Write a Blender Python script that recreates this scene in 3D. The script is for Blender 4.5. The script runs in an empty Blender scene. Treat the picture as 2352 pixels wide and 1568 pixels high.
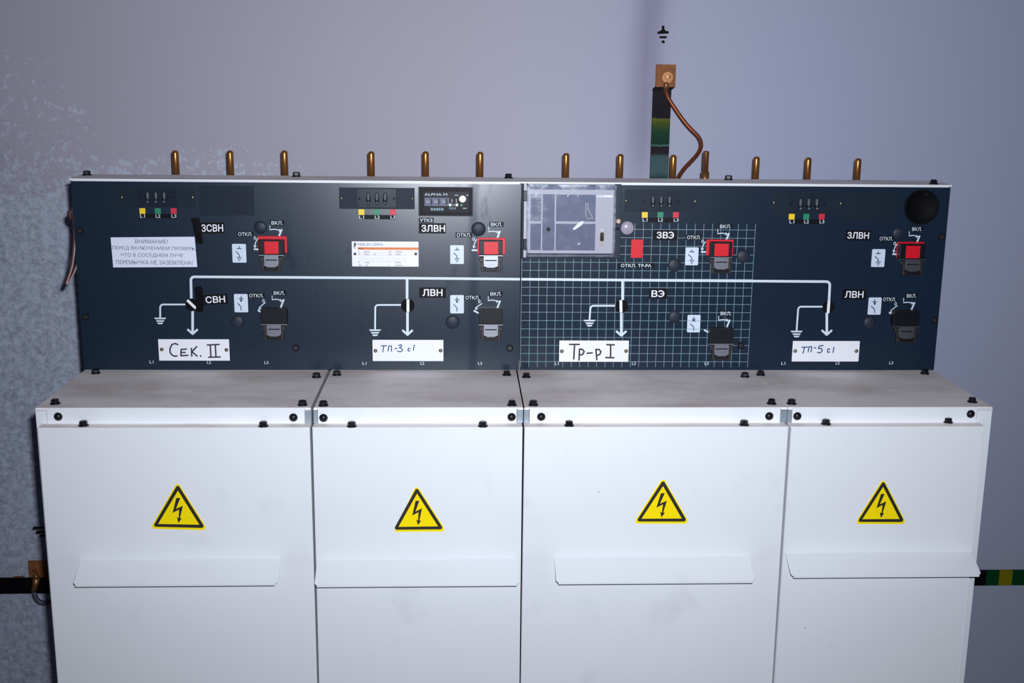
import bpy, bmesh, math, random
from mathutils import Vector, Matrix
random.seed(7)
C = bpy.context.scene.collection
# ------------------------------------------------------------------ camera
W, H = 2352, 1568
FPX = 2672.6
PITCH, YAW, ROLL = 0.2195, 0.0438, 0.0111
BASE = 0.965                                   # height of the cabinet deck above the floor
CAM = Vector((0.7084, -1.8924, 0.5367 + BASE))
_cp, _sp, _cy, _sy = math.cos(PITCH), math.sin(PITCH), math.cos(YAW), math.sin(YAW)
FW = Vector((_sy*_cp, _cy*_cp, -_sp)); _r0 = Vector((_cy, -_sy, 0)); _u0 = _r0.cross(FW)
RT = math.cos(ROLL)*_r0 + math.sin(ROLL)*_u0
UP = -math.sin(ROLL)*_r0 + math.cos(ROLL)*_u0
cam = bpy.data.cameras.new('camera'); cam_ob = bpy.data.objects.new('camera', cam); C.objects.link(cam_ob)
cam.sensor_width = 36; cam.lens = FPX/W*36; cam.clip_start = .05
cam_ob.matrix_world = Matrix(((RT.x, UP.x, -FW.x, CAM.x), (RT.y, UP.y, -FW.y, CAM.y), (RT.z, UP.z, -FW.z, CAM.z), (0, 0, 0, 1)))
bpy.context.scene.camera = cam_ob
# ------------------------------------------------------------------ world, flash, exposure
wd = bpy.data.worlds.new('world'); bpy.context.scene.world = wd; wd.use_nodes = True
wd.node_tree.nodes['Background'].inputs[0].default_value = (.52, .56, 1.0, 1)
wd.node_tree.nodes['Background'].inputs[1].default_value = .03
fl = bpy.data.lights.new('camera_flash', 'AREA'); fl.shape = 'RECTANGLE'; fl.size = .035; fl.size_y = .02
fl.energy = 19; fl.color = (.87, .92, 1.0); fl.spread = math.radians(106)
fo = bpy.data.objects.new('camera_flash', fl); C.objects.link(fo)
_fd = (FW + UP*.13 + RT*.015).normalized()
fo.location = CAM + RT*.040 + UP*.062
fo.rotation_euler = _fd.to_track_quat('-Z', 'Y').to_euler()
vs = bpy.context.scene.view_settings
vs.view_transform = 'Standard'; vs.look = 'None'; vs.gamma = 1; vs.use_curve_mapping = False; vs.exposure = 0.0
bpy.context.scene.display_settings.display_device = 'sRGB'

# ------------------------------------------------------------------ photo pixel -> point on a plane of the place
def ray(px, py): return (FW + RT*((px-W/2)/FPX) - UP*((py-H/2)/FPX))
def hity(px, py, y):
    d = ray(px, py); return CAM + d*((y-CAM.y)/d.y)
def hitz(px, py, z):
    d = ray(px, py); return CAM + d*((z-CAM.z)/d.z)
def hitx(px, py, x):
    d = ray(px, py); return CAM + d*((x-CAM.x)/d.x)
D = 0.257            # control panel face
ZD = BASE            # deck height
ZT = BASE + 0.3562   # control panel top
WALL = 0.75

# ------------------------------------------------------------------ materials
def lin(c):
    return tuple(((v/255)/12.92 if v/255 <= .04045 else ((v/255+.055)/1.055)**2.4) for v in c)
MATS = {}
def mat(name, rgb, rough=.5, metal=0., spec=.5, var=0., vscale=30., bump=0., bscale=80., coat=0.):
    m = bpy.data.materials.new(name); m.use_nodes = True; nt = m.node_tree; b = nt.nodes['Principled BSDF']
    col = lin(rgb) + (1,)
    b.inputs['Base Color'].default_value = col; b.inputs['Roughness'].default_value = rough
    b.inputs['Metallic'].default_value = metal; b.inputs['Specular IOR Level'].default_value = spec
    b.inputs['Coat Weight'].default_value = coat
    tc = nt.nodes.new('ShaderNodeTexCoord')
    n = nt.nodes.new('ShaderNodeTexNoise'); n.inputs['Scale'].default_value = vscale; n.inputs['Detail'].default_value = 4
    nt.links.new(tc.outputs['Object'], n.inputs['Vector'])
    mr = nt.nodes.new('ShaderNodeMapRange'); mr.inputs['To Min'].default_value = 1-max(var, .03); mr.inputs['To Max'].default_value = 1+max(var, .03)
    nt.links.new(n.outputs['Fac'], mr.inputs['Value'])
    mx = nt.nodes.new('ShaderNodeVectorMath'); mx.operation = 'SCALE'; mx.inputs[0].default_value = col[:3]
    nt.links.new(mr.outputs[0], mx.inputs['Scale']); nt.links.new(mx.outputs[0], b.inputs['Base Color'])
    if bump:
        n2 = nt.nodes.new('ShaderNodeTexNoise'); n2.inputs['Scale'].default_value = bscale; n2.inputs['Detail'].default_value = 5
        nt.links.new(tc.outputs['Object'], n2.inputs['Vector'])
        bp = nt.nodes.new('ShaderNodeBump'); bp.inputs['Strength'].default_value = bump; bp.inputs['Distance'].default_value = .002
        nt.links.new(n2.outputs['Fac'], bp.inputs['Height']); nt.links.new(bp.outputs[0], b.inputs['Normal'])
    MATS[name] = m; return m
def N(nt, t, **k):
    n = nt.nodes.new('ShaderNode'+t)
    for a, v in k.items():
        if a.startswith('i_'): n.inputs[a[2:].replace('_', ' ')].default_value = v
        else: setattr(n, a, v)
    return n

M_steel_white = mat('painted_white_steel', (228, 231, 236), .42, spec=.35, var=.035, vscale=3, bump=.03, bscale=300)
M_black = mat('black_plastic', (17, 17, 24), .36, spec=.35)
M_blackm = mat('black_matte', (10, 10, 14), .7, spec=.12)
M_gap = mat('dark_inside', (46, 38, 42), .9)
M_label = mat('black_label', (7, 8, 13), .5, spec=.15)
M_print = mat('pale_print', (208, 220, 232), .5)
M_print2 = mat('pale_green_grid_print', (118, 150, 160), .5)
M_card = mat('symbol_card', (205, 217, 232), .45)
M_cardink = mat('symbol_ink', (28, 52, 76), .5)
M_white = mat('white_plate', (236, 236, 242), .4)
M_paper = mat('paper', (222, 226, 242), .8, spec=.2)
M_ink = mat('grey_print_ink', (92, 98, 128), .7)
M_marker = mat('black_marker', (38, 30, 46), .6)
M_blue = mat('blue_marker', (8, 62, 112), .6)
M_red = mat('red_plastic', (214, 14, 36), .4, spec=.4)
M_crimson = mat('crimson_print', (205, 20, 55), .5)
M_yellowp = mat('yellow_print', (238, 200, 20), .5)
M_greenp = mat('green_print', (12, 128, 88), .5)
M_yellow = mat('sign_yellow', (255, 226, 0), .55, spec=.15)
M_signblack = mat('sign_black', (38, 34, 30), .5)
M_plug = mat('grey_black_rubber', (36, 41, 54), .5, spec=.3)
M_zinc = mat('zinc_plated_steel', (156, 168, 178), .42, metal=.5, var=.15, vscale=90)
M_brass = mat('brass', (180, 122, 66), .34, metal=.85, var=.12, vscale=60)
M_brassd = mat('dull_brass', (150, 106, 68), .4, metal=.75, var=.2, vscale=60)
M_screw = mat('brass_screw', (215, 205, 160), .25, metal=1.)
M_hasp = mat('hasp_steel', (160, 162, 172), .34, metal=1., var=.05)
M_arm = mat('dark_bronze_arm', (42, 38, 40), .42, metal=.2, var=.2, vscale=200)
M_copper = mat('copper_wire', (150, 84, 56), .38, metal=.75, var=.2, vscale=120)
M_rust = mat('rusty_steel', (138, 84, 44), .7, metal=.2, var=.5, vscale=110, bump=.6, bscale=200)
M_glassl = mat('lamp_glass', (96, 102, 108), .12, spec=.9, coat=.6)
M_cream = mat('pale_cream', (255, 252, 205), .35)
M_orange = mat('orange_stripe', (222, 120, 62), .5)
M_relayf = mat('relay_face_grey', (176, 170, 176), .5)
M_relayd = mat('relay_dark_panel', (82, 86, 110), .4, spec=.3, var=.1, vscale=40)
M_tape = mat('black_glossy_tape', (9, 9, 14), .25, spec=.45, bump=.35, bscale=70)
M_cable = mat('brown_cable', (60, 34, 40), .5)
M_beige = mat('beige_core', (176, 152, 150), .5)
M_floor = mat('concrete_floor', (120, 118, 116), .85, var=.2, vscale=6, bump=.3)
M_blackpaint = mat('black_paint', (13, 11, 15), .6, spec=.08, var=.2)
M_window = mat('indicator_window', (30, 38, 50), .25, spec=.4, var=.15, vscale=50)
M_recess = mat('recess_navy', (20, 32, 46), .5, spec=.18)
M_relaybox = mat('indicator_case', (24, 22, 28), .5, spec=.12)
M_screen = mat('indicator_face', (12, 14, 22), .22, spec=.25)

# control panel enamel: navy with faint wear; the left plate is a slightly bowed sheet
def panel_mat(name, tilt, wear, rough, spc):
    m = mat(name, (22, 37, 54), rough, spec=spc, var=.06, vscale=9); nt = m.node_tree; b = nt.nodes['Principled BSDF']
    g = N(nt, 'NewGeometry'); va = N(nt, 'VectorMath', operation='ADD'); va.inputs[1].default_value = tilt
    nz = N(nt, 'VectorMath', operation='NORMALIZE')
    nt.links.new(g.outputs['Normal'], va.inputs[0]); nt.links.new(va.outputs[0], nz.inputs[0])
    nt.links.new(nz.outputs[0], b.inputs['Normal'])
    if wear:   # greasy vertical run near the right end of the left plate
        tc = N(nt, 'TexCoord'); sx = N(nt, 'SeparateXYZ'); nt.links.new(tc.outputs['Object'], sx.inputs[0])
        n = N(nt, 'TexNoise', i_Scale=9., i_Detail=6., i_Roughness=.65); mp = N(nt, 'Mapping'); mp.inputs['Scale'].default_value = (3, 1, 1)
        nt.links.new(tc.outputs['Object'], mp.inputs[0]); nt.links.new(mp.outputs[0], n.inputs['Vector'])
        sh = N(nt, 'Math', operation='MULTIPLY_ADD'); sh.inputs[1].default_value = .022; nt.links.new(n.outputs['Fac'], sh.inputs[0]); nt.links.new(sx.outputs[0], sh.inputs[2])
        su = N(nt, 'Math', operation='SUBTRACT'); su.inputs[1].default_value = hity(1088, 600, D).x+.011; nt.links.new(sh.outputs[0], su.inputs[0])
        ab = N(nt, 'Math', operation='ABSOLUTE'); nt.links.new(su.outputs[0], ab.inputs[0])
        mr = N(nt, 'MapRange'); mr.inputs['From Min'].default_value = .004; mr.inputs['From Max'].default_value = .013; mr.inputs['To Min'].default_value = .5; mr.inputs['To Max'].default_value = 0
        nt.links.new(ab.outputs[0], mr.inputs['Value'])
        r2 = N(nt, 'MapRange'); r2.inputs['From Min'].default_value = .60; r2.inputs['From Max'].default_value = .72; r2.inputs['To Max'].default_value = .5; nt.links.new(n.outputs['Fac'], r2.inputs['Value'])
        mxx = N(nt, 'Math', operation='MAXIMUM'); nt.links.new(mr.outputs[0], mxx.inputs[0]); nt.links.new(r2.outputs[0], mxx.inputs[1])
        sp = N(nt, 'Math', operation='MULTIPLY_ADD'); sp.inputs[1].default_value = -spc*.8; sp.inputs[2].default_value = spc; nt.links.new(mxx.outputs[0], sp.inputs[0])
        nt.links.new(sp.outputs[0], b.inputs['Specular IOR Level'])
    return m
M_panelL = panel_mat('navy_enamel', (0.026, 0, .048), 1, .28, .36)
M_panelR = panel_mat('navy_enamel_right', (-.03, 0, -.01), 0, .30, .26)

# deck: white enamel under brownish dust
M_deck = mat('dusty_deck', (255, 246, 244), .5, spec=.3)
def dust(m, dirt, scale, stretch, lo, hi, amount):
    nt = m.node_tree; b = nt.nodes['Principled BSDF']; old = b.inputs['Base Color'].links[0].from_socket
    tc = N(nt, 'TexCoord'); mp = N(nt, 'Mapping'); mp.inputs['Scale'].default_value = stretch
    n = N(nt, 'TexNoise', i_Scale=scale, i_Detail=6., i_Roughness=.6)
    nt.links.new(tc.outputs['Object'], mp.inputs[0]); nt.links.new(mp.outputs[0], n.inputs['Vector'])
    r = N(nt, 'MapRange'); r.inputs['From Min'].default_value = lo; r.inputs['From Max'].default_value = hi
    r.inputs['To Max'].default_value = amount
    nt.links.new(n.outputs['Fac'], r.inputs['Value'])
    mix = N(nt, 'Mix', data_type='RGBA'); mix.inputs['B'].default_value = lin(dirt)+(1,)
    nt.links.new(r.outputs[0], mix.inputs['Factor']); nt.links.new(old, mix.inputs['A'])
    nt.links.new(mix.outputs['Result'], b.inputs['Base Color'])
dust(M_deck, (212, 192, 188), 5, (1, 2.2, 1), .42, .68, .7)
dust(M_deck, (140, 112, 100), 40, (1, 2, 1), .66, .74, .4)
M_door = mat('door_white_enamel', (232, 234, 238), .42, spec=.35, var=.02, vscale=3)
dust(M_door, (190, 188, 202), 9, (1, 1, 1), .60, .78, .3)
dust(M_door, (120, 110, 110), 55, (1, 1, .5), .735, .78, .6)

# clear acrylic with dust and scratches
M_clear = bpy.data.materials.new('clear_acrylic'); M_clear.use_nodes = True
nt = M_clear.node_tree; nt.nodes.remove(nt.nodes['Principled BSDF']); out = nt.nodes['Material Output']
tr = N(nt, 'BsdfTransparent'); tr.inputs[0].default_value = (.93, .95, 1, 1)
gl = N(nt, 'BsdfGlossy'); gl.inputs['Roughness'].default_value = .16
df = N(nt, 'BsdfDiffuse'); df.inputs[0].default_value = (.8, .83, .9, 1)
lw = N(nt, 'LayerWeight', i_Blend=.25); m1 = N(nt, 'MixShader'); m2 = N(nt, 'MixShader')
nt.links.new(lw.outputs['Fresnel'], m1.inputs[0]); nt.links.new(tr.outputs[0], m1.inputs[1]); nt.links.new(gl.outputs[0], m1.inputs[2])
tc = N(nt, 'TexCoord'); n1 = N(nt, 'TexNoise', i_Scale=42., i_Detail=8., i_Roughness=.75)
nt.links.new(tc.outputs['Object'], n1.inputs['Vector'])
at = N(nt, 'Attribute', attribute_name='dusty')
rr = N(nt, 'MapRange'); rr.inputs['From Min'].default_value = .45; rr.inputs['From Max'].default_value = .70; rr.inputs['To Min'].default_value = .0; rr.inputs['To Max'].default_value = 1
nt.links.new(n1.outputs['Fac'], rr.inputs['Value'])
mu = N(nt, 'Math', operation='MULTIPLY'); nt.links.new(rr.outputs[0], mu.inputs[0]); nt.links.new(at.outputs['Fac'], mu.inputs[1])
ad = N(nt, 'Math', operation='ADD'); ad.inputs[1].default_value = .025; nt.links.new(mu.outputs[0], ad.inputs[0])
nt.links.new(ad.outputs[0], m2.inputs[0]); nt.links.new(m1.outputs[0], m2.inputs[1]); nt.links.new(df.outputs[0], m2.inputs[2])
nt.links.new(m2.outputs[0], out.inputs[0])
MATS['clear_acrylic'] = M_clear

# wall paint: purple-grey, cooler to the right, flaking blue-grey bloom low on the left
M_wall = mat('wall_paint', (173, 169, 183), .62, spec=.3, var=.03, vscale=2.5, bump=.12, bscale=60)
nt = M_wall.node_tree; b = nt.nodes['Principled BSDF']; old = b.inputs['Base Color'].links[0].from_socket
def attr(nm): return N(nt, 'Attribute', attribute_name=nm).outputs['Fac']
def mixc(fac, a, col):
    mx = N(nt, 'Mix', data_type='RGBA'); mx.inputs['B'].default_value = lin(col)+(1,)
    nt.links.new(fac, mx.inputs['Factor']); nt.links.new(a, mx.inputs['A']); return mx.outputs['Result']
col = mixc(attr('cool'), old, (170, 174, 198))
tc = N(nt, 'TexCoord')
n1 = N(nt, 'TexNoise', i_Scale=66., i_Detail=7., i_Roughness=.66, i_Distortion=.6); nt.links.new(tc.outputs['Object'], n1.inputs['Vector'])
# threshold falls as the bloom grows
th = N(nt, 'MapRange'); th.inputs['To Min'].default_value = .655; th.inputs['To Max'].default_value = .41
nt.links.new(attr('frost'), th.inputs['Value'])
sb = N(nt, 'Math', operation='SUBTRACT'); nt.links.new(n1.outputs['Fac'], sb.inputs[0]); nt.links.new(th.outputs[0], sb.inputs[1])
sc_ = N(nt, 'Math', operation='MULTIPLY', use_clamp=True); sc_.inputs[1].default_value = 34; nt.links.new(sb.outputs[0], sc_.inputs[0])
g8 = N(nt, 'Math', operation='MULTIPLY', use_clamp=True); g8.inputs[1].default_value = 12; nt.links.new(attr('frost'), g8.inputs[0])
sc2 = N(nt, 'Math', operation='MULTIPLY'); nt.links.new(sc_.outputs[0], sc2.inputs[0]); nt.links.new(g8.outputs[0], sc2.inputs[1]); sc_ = sc2
s2 = N(nt, 'Math', operation='MULTIPLY'); s2.inputs[1].default_value = .75; nt.links.new(sc_.outputs[0], s2.inputs[0])
col = mixc(s2.outputs[0], col, (188, 198, 216))
# damp dark mottling under the bloom
n3 = N(nt, 'TexNoise', i_Scale=60., i_Detail=9., i_Roughness=.75); nt.links.new(tc.outputs['Object'], n3.inputs['Vector'])
r3 = N(nt, 'MapRange'); r3.inputs['From Min'].default_value = .42; r3.inputs['From Max'].default_value = .62; nt.links.new(n3.outputs['Fac'], r3.inputs['Value'])
m3 = N(nt, 'Math', operation='MULTIPLY'); nt.links.new(r3.outputs[0], m3.inputs[0]); nt.links.new(attr('damp'), m3.inputs[1])
col = mixc(m3.outputs[0], col, (124, 131, 150))
# shade of a soft wall crease painted into the colour, plus scuffs
col = mixc(attr('crease_shade_scuff'), col, (96, 84, 118))
n4 = N(nt, 'TexVoronoi', i_Scale=26.); nt.links.new(tc.outputs['Object'], n4.inputs['Vector'])
r4 = N(nt, 'MapRange'); r4.inputs['From Min'].default_value = .06; r4.inputs['From Max'].default_value = .03; nt.links.new(n4.outputs['Distance'], r4.inputs['Value'])
m4 = N(nt, 'Math', operation='MULTIPLY'); nt.links.new(r4.outputs[0], m4.inputs[0]); nt.links.new(attr('damp'), m4.inputs[1])
col = mixc(m4.outputs[0], col, (235, 245, 255))
nt.links.new(col, b.inputs['Base Color'])

# painted earth bars: stripes fixed to world position along the bar
def stripes(name, axis, stops, rough=.42):
    m = mat(name, (20, 20, 20), .55, spec=.1, bump=.12, bscale=90); nt = m.node_tree; b = nt.nodes['Principled BSDF']
    tc = N(nt, 'TexCoord'); sx = N(nt, 'SeparateXYZ'); nt.links.new(tc.outputs['Object'], sx.inputs[0])
    lo, hi = stops[0][0], stops[-1][0]
    mr = N(nt, 'MapRange'); mr.inputs['From Min'].default_value = lo; mr.inputs['From Max'].default_value = hi
    nn = N(nt, 'TexNoise', i_Scale=50., i_Detail=4.); nt.links.new(tc.outputs['Object'], nn.inputs['Vector'])
    ma = N(nt, 'Math', operation='MULTIPLY_ADD'); ma.inputs[1].default_value = .006; nt.links.new(nn.outputs['Fac'], ma.inputs[0])
    nt.links.new(sx.outputs[axis], ma.inputs[2]); nt.links.new(ma.outputs[0], mr.inputs['Value'])
    cr = N(nt, 'ValToRGB'); cr.color_ramp.interpolation = 'LINEAR'
    e = cr.color_ramp.elements
    while len(e) > 1: e.remove(e[0])
    e[0].position = 0; e[0].color = lin(stops[0][1])+(1,)
    for p, c in stops[1:]:
        q = e.new(min(1, max(0, (p-lo)/(hi-lo)))); q.color = lin(c)+(1,)
    nt.links.new(mr.outputs[0], cr.inputs[0]); nt.links.new(cr.outputs[0], b.inputs['Base Color'])
    return m

# ------------------------------------------------------------------ mesh builder
class MB:
    def __init__(s): s.v = []; s.f = []; s.m = []; s.sm = []; s.mats = []
    def mi(s, m):
        if m not in s.mats: s.mats.append(m)
        return s.mats.index(m)
    def add(s, vs, fs, m, smooth=False):
        o = len(s.v); k = s.mi(m); s.v += [tuple(p) for p in vs]
        for f in fs: s.f.append([o+i for i in f]); s.m.append(k); s.sm.append(smooth)
    def box(s, x0, x1, y0, y1, z0, z1, m):
        v = [(x, y, z) for x in (x0, x1) for y in (y0, y1) for z in (z0, z1)]
        s.add(v, [(0, 1, 3, 2), (4, 6, 7, 5), (0, 4, 5, 1), (2, 3, 7, 6), (0, 2, 6, 4), (1, 5, 7, 3)], m)
    def prism(s, pts, y0, y1, m, smooth=False):       # pts (x,z); y0 nearer to the camera
        n = len(pts); v = [(p[0], y0, p[1]) for p in pts] + [(p[0], y1, p[1]) for p in pts]
        s.add(v, [list(range(n)), list(range(2*n-1, n-1, -1))], m)
        s.add(v, [(i, (i+1) % n, n+(i+1) % n, n+i) for i in range(n)], m, smooth)
    def flat(s, pts, y, m):
        s.k = getattr(s, 'k', 0)+1; y -= s.k*7e-6
        s.add([(p[0], y, p[1]) for p in pts], [list(range(len(pts)))], m)
    def tube(s, path, r, m, n=12, cap=True, round_end=False):
        path = [Vector(p) for p in path]; rs = r if isinstance(r, (list, tuple)) else [r]*len(path)
        vs = []; prev = None
        for i, p in enumerate(path):
            t = (path[min(i+1, len(path)-1)] - path[max(i-1, 0)]).normalized()
            if prev is None:
                a = Vector((0, 1, 0)) if abs(t.y) < .9 else Vector((1, 0, 0)); u = t.cross(a).normalized()
            else: u = (prev - t*prev.dot(t)).normalized()
            prev = u; w = t.cross(u)
            vs += [p + (u*math.cos(2*math.pi*k/n) + w*math.sin(2*math.pi*k/n))*rs[i] for k in range(n)]
        fs = [(i*n+k, i*n+(k+1) % n, (i+1)*n+(k+1) % n, (i+1)*n+k) for i in range(len(path)-1) for k in range(n)]
        s.add(vs, fs, m, True)
        if cap:
            L = len(path)-1
            s.add(vs[:n], [list(range(n))], m); s.add(vs[L*n:], [list(range(n))], m)
    def lathe(s, c, axis, prof, m, n=20, smooth=True):   # prof: (radius, distance along axis)
        axis = Vector(axis).normalized(); a = Vector((1, 0, 0)) if abs(axis.x) < .9 else Vector((0, 1, 0))
        u = axis.cross(a).normalized(); w = axis.cross(u); c = Vector(c); vs = []
        for r, h in prof:
            vs += [c + axis*h + (u*math.cos(2*math.pi*k/n)+w*math.sin(2*math.pi*k/n))*max(r, 1e-6) for k in range(n)]
        s.add(vs, [(i*n+k, i*n+(k+1) % n, (i+1)*n+(k+1) % n, (i+1)*n+k) for i in range(len(prof)-1) for k in range(n)], m, smooth)
    def build(s, name, parent=None, bevel=0, loc=None, doubles=True):
        me = bpy.data.meshes.new(name)
        org = Vector(loc) if loc else Vector((0, 0, 0))
        if parent is not None and loc is None: org = Vector((0, 0, 0))
        me.from_pydata([tuple(Vector(p)-org) for p in s.v], [], s.f)
        for m in s.mats: me.materials.append(m)
        for p, k, q in zip(me.polygons, s.m, s.sm): p.material_index = k; p.use_smooth = q
        bm = bmesh.new(); bm.from_mesh(me)
        if doubles: bmesh.ops.remove_doubles(bm, verts=bm.verts, dist=1e-6)
        bmesh.ops.recalc_face_normals(bm, faces=bm.faces); bm.to_mesh(me); bm.free()
        o = bpy.data.objects.new(name, me); C.objects.link(o); o.location = org
        if parent is not None:
            o.parent = parent; o.matrix_parent_inverse = parent_world(parent).inverted()
        if bevel:
            bv = o.modifiers.new('bevel', 'BEVEL'); bv.width = bevel; bv.segments = 2; bv.limit_method = 'ANGLE'
            bv.harden_normals = False
        return o
def parent_world(p):
    m = Matrix.Translation(p.location)
    return m if p.parent is None else parent_world(p.parent) @ p.matrix_parent_inverse @ m
def tag(o, label=None, cat=None, group=None, kind=None):
    if label: o['label'] = label
    if cat: o['category'] = cat
    if group: o['group'] = group
    if kind: o['kind'] = kind
    return o
def thing(name, loc, label, cat, group=None):
    o = bpy.data.objects.new(name, None); C.objects.link(o); o.location = loc; o.empty_display_size = .05
    return tag(o, label, cat, group)

# ------------------------------------------------------------------ lettering
_tc = {}
def glyphs(txt, bold):
    txt = txt.replace('Р', 'P')
    if (txt, bold) in _tc: return _tc[(txt, bold)]
    cu = bpy.data.curves.new('t', 'FONT'); cu.body = txt; cu.size = 1; cu.resolution_u = 3; cu.offset = bold
    ob = bpy.data.objects.new('t', cu); C.objects.link(ob)
    dg = bpy.context.evaluated_depsgraph_get(); dg.update()
    me = bpy.data.meshes.new_from_object(ob.evaluated_get(dg))
    v = [(p.co.x, p.co.y) for p in me.vertices]; f = [list(p.vertices) for p in me.polygons]
    bpy.data.objects.remove(ob); bpy.data.curves.remove(cu); bpy.data.meshes.remove(me)
    _tc[(txt, bold)] = (v, f); return v, f

# drawing on a vertical plane y = const, sizes in photo pixels, shapes square to the plane's own axes
class G(MB):
    def __init__(s, y): super().__init__(); s.y = y
    def fr(s, px, py, t=0):
        y = s.y - t; c = hity(px, py, y); a = hity(px+2, py, y); b = hity(px, py+2, y)
        return c.x, c.z, (a.x-c.x)/2, (c.z-b.z)/2, y
    def rect(s, x0, y0, x1, y1, t0, t1, m, rot=0):
        cx, cy = (x0+x1)/2, (y0+y1)/2; X, Z, sx, sz, y = s.fr(cx, cy, t1); w, h = (x1-x0)/2*sx, (y1-y0)/2*sz
        c, q = math.cos(rot), math.sin(rot)
        pts = [(X+a*w*c-b*h*q, Z+a*w*q+b*h*c) for a, b in ((-1, -1), (1, -1), (1, 1), (-1, 1))]
        if t1-t0 < 1e-5: s.flat(pts, y, m)
        else: s.prism(pts, y, s.y-t0, m)
    def rrect(s, x0, y0, x1, y1, r, t0, t1, m):
        cx, cy = (x0+x1)/2, (y0+y1)/2; X, Z, sx, sz, y = s.fr(cx, cy, t1); w, h = (x1-x0)/2-r, (y1-y0)/2-r; pts = []
        for (a, b, st) in ((1, 1, 0), (-1, 1, 90), (-1, -1, 180), (1, -1, 270)):
            for k in range(5):
                an = math.radians(st+k*22.5); pts.append((X+(a*w+r*math.cos(an))*sx, Z+(b*h+r*math.sin(an))*sz))
        s.prism(pts, y, s.y-t0, m)
    def disc(s, px, py, r, t0, t1, m, n=28, ry=None):
        X, Z, sx, sz, y = s.fr(px, py, t1); ry = ry or r
        s.prism([(X+r*sx*math.cos(2*math.pi*k/n), Z+ry*sz*math.sin(2*math.pi*k/n)) for k in range(n)], y, s.y-t0, m)
    def dome(s, px, py, r, t, hgt, m, n=24, ratio=1.0):
        X, Z, sx, sz, y = s.fr(px, py, t); R = r*sx
        prof = [(R, -t if t else 0), (R, 0)] + [(R*math.cos(a), hgt*math.sin(a)) for a in [k*math.pi/2/6 for k in range(1, 7)]]
        s.lathe((X, y, Z), (0, -1, 0), prof, m, n)
    def line(s, pts, w, t, m, round_=True, closed=False):
        P = []
        for p in pts:
            h = hity(p[0], p[1], s.y-t); P.append((h.x, h.z))
        X, Z, sx, sz, y = s.fr(pts[0][0], pts[0][1], t); hw = w*sx/2
        if closed: P.append(P[0])
        for a, b in zip(P, P[1:]):
            dx, dz = b[0]-a[0], b[1]-a[1]; L = math.hypot(dx, dz)
            if L < 1e-7: continue
            nx, nz = -dz/L*hw, dx/L*hw
            s.flat([(a[0]+nx, a[1]+nz), (b[0]+nx, b[1]+nz), (b[0]-nx, b[1]-nz), (a[0]-nx, a[1]-nz)], y, m)
        if round_:
            for i, p in enumerate(P):
                if closed or 0 < i < len(P)-1 or round_ == 2:
                    s.flat([(p[0]+hw*math.cos(k*math.pi/5), p[1]+hw*math.sin(k*math.pi/5)) for k in range(10)], y+.00002, m)
    def poly(s, pts, t, m, t0=None):
        P = []
        for p in pts:
            h = hity(p[0], p[1], s.y-t); P.append((h.x, h.z))
        if t0 is None: s.flat(P, s.y-t, m)
        else: s.prism(P, s.y-t, s.y-t0, m)
    def text(s, txt, cx, cy, w, h, t, m, bold=.015, rot=0, flip=False):
        if txt.endswith('Э') and not flip:      # reversed letter drawn as a mirrored C with its bar
            n = len(txt); cw = w/(n+.12*(n-1)); s.text(txt[:-1], cx-w/2+(w-cw*1.12)/2, cy, w-cw*1.12, h*.97, t, m, bold, rot)
            ex = cx+w/2-cw/2; s.text('C', ex, cy, cw, h, t, m, bold, rot, True); s.rect(ex-cw*.20, cy-h*.075, ex+cw*.40, cy+h*.075, t-.0001, t+.00012, m); return
        v, f = glyphs(txt, bold); xs = [p[0] for p in v]; ys = [p[1] for p in v]
        x0, x1, y0, y1 = min(xs), max(xs), min(ys), max(ys); X, Z, sx, sz, y = s.fr(cx, cy, t); c, q = math.cos(rot), math.sin(rot)
        out = []
        for p in v:
            a = ((p[0]-x0)/(x1-x0)-.5)*w*sx*(-1 if flip else 1); b = ((p[1]-y0)/(y1-y0)-.5)*h*sz
            out.append((X+a*c-b*q, y, Z+a*q+b*c))
        for n_, f_ in enumerate(f):      # tiny steps keep overlapping contours apart
            s.add([(out[i][0], out[i][1]-(n_ % 9)*7e-6, out[i][2]) for i in f_], [range(len(f_))], m)

# ------------------------------------------------------------------ room: wall and floor
def seg(pts, x):
    if x <= pts[0][0]: return pts[0][1]
    for a, b in zip(pts, pts[1:]):
        if x <= b[0]: return a[1] + (b[1]-a[1])*(x-a[0])/(b[0]-a[0])
    return pts[-1][1]
def smooth01(x): x = max(0, min(1, x)); return x*x*(3-2*x)
def P2(px, py): h = hity(px, py, WALL); return h.x, h.z
_edge = sorted([P2(*p) for p in ((0, 70), (110, 140), (205, 215), (240, 330), (330, 320), (480, 300), (600, 330), (700, 350), (800, 395), (860, 430))])
_den = sorted([P2(*p) for p in ((0, 335), (150, 335), (330, 350), (450, 335), (560, 345), (660, 385), (760, 420))]); _sol = P2(150, 415)[1]
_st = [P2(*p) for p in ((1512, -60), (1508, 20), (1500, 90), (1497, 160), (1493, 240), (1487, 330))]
x0, x1, z0, z1 = -3.2, 4.6, 0, 3.0
xs = []; x = x0
while x < x1: xs.append(x); x += .022 if -.8 < x < 2.6 else .12
xs.append(x1); zs = []; z = z0
while z < z1: zs.append(z); z += .022 if .2 < z < 1.9 else .12
zs.append(z1)
me = bpy.data.meshes.new('wall_back'); nx, nz = len(xs), len(zs)
me.from_pydata([(x, WALL, z) for z in zs for x in xs], [], [(j*nx+i, j*nx+i+1, (j+1)*nx+i+1, (j+1)*nx+i) for j in range(nz-1) for i in range(nx-1)])
me.materials.append(M_wall)
at = {k: [0.0]*(nx*nz) for k in ('frost', 'cool', 'damp', 'crease_shade_scuff')}
xL, zL = P2(170, 560)
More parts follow.
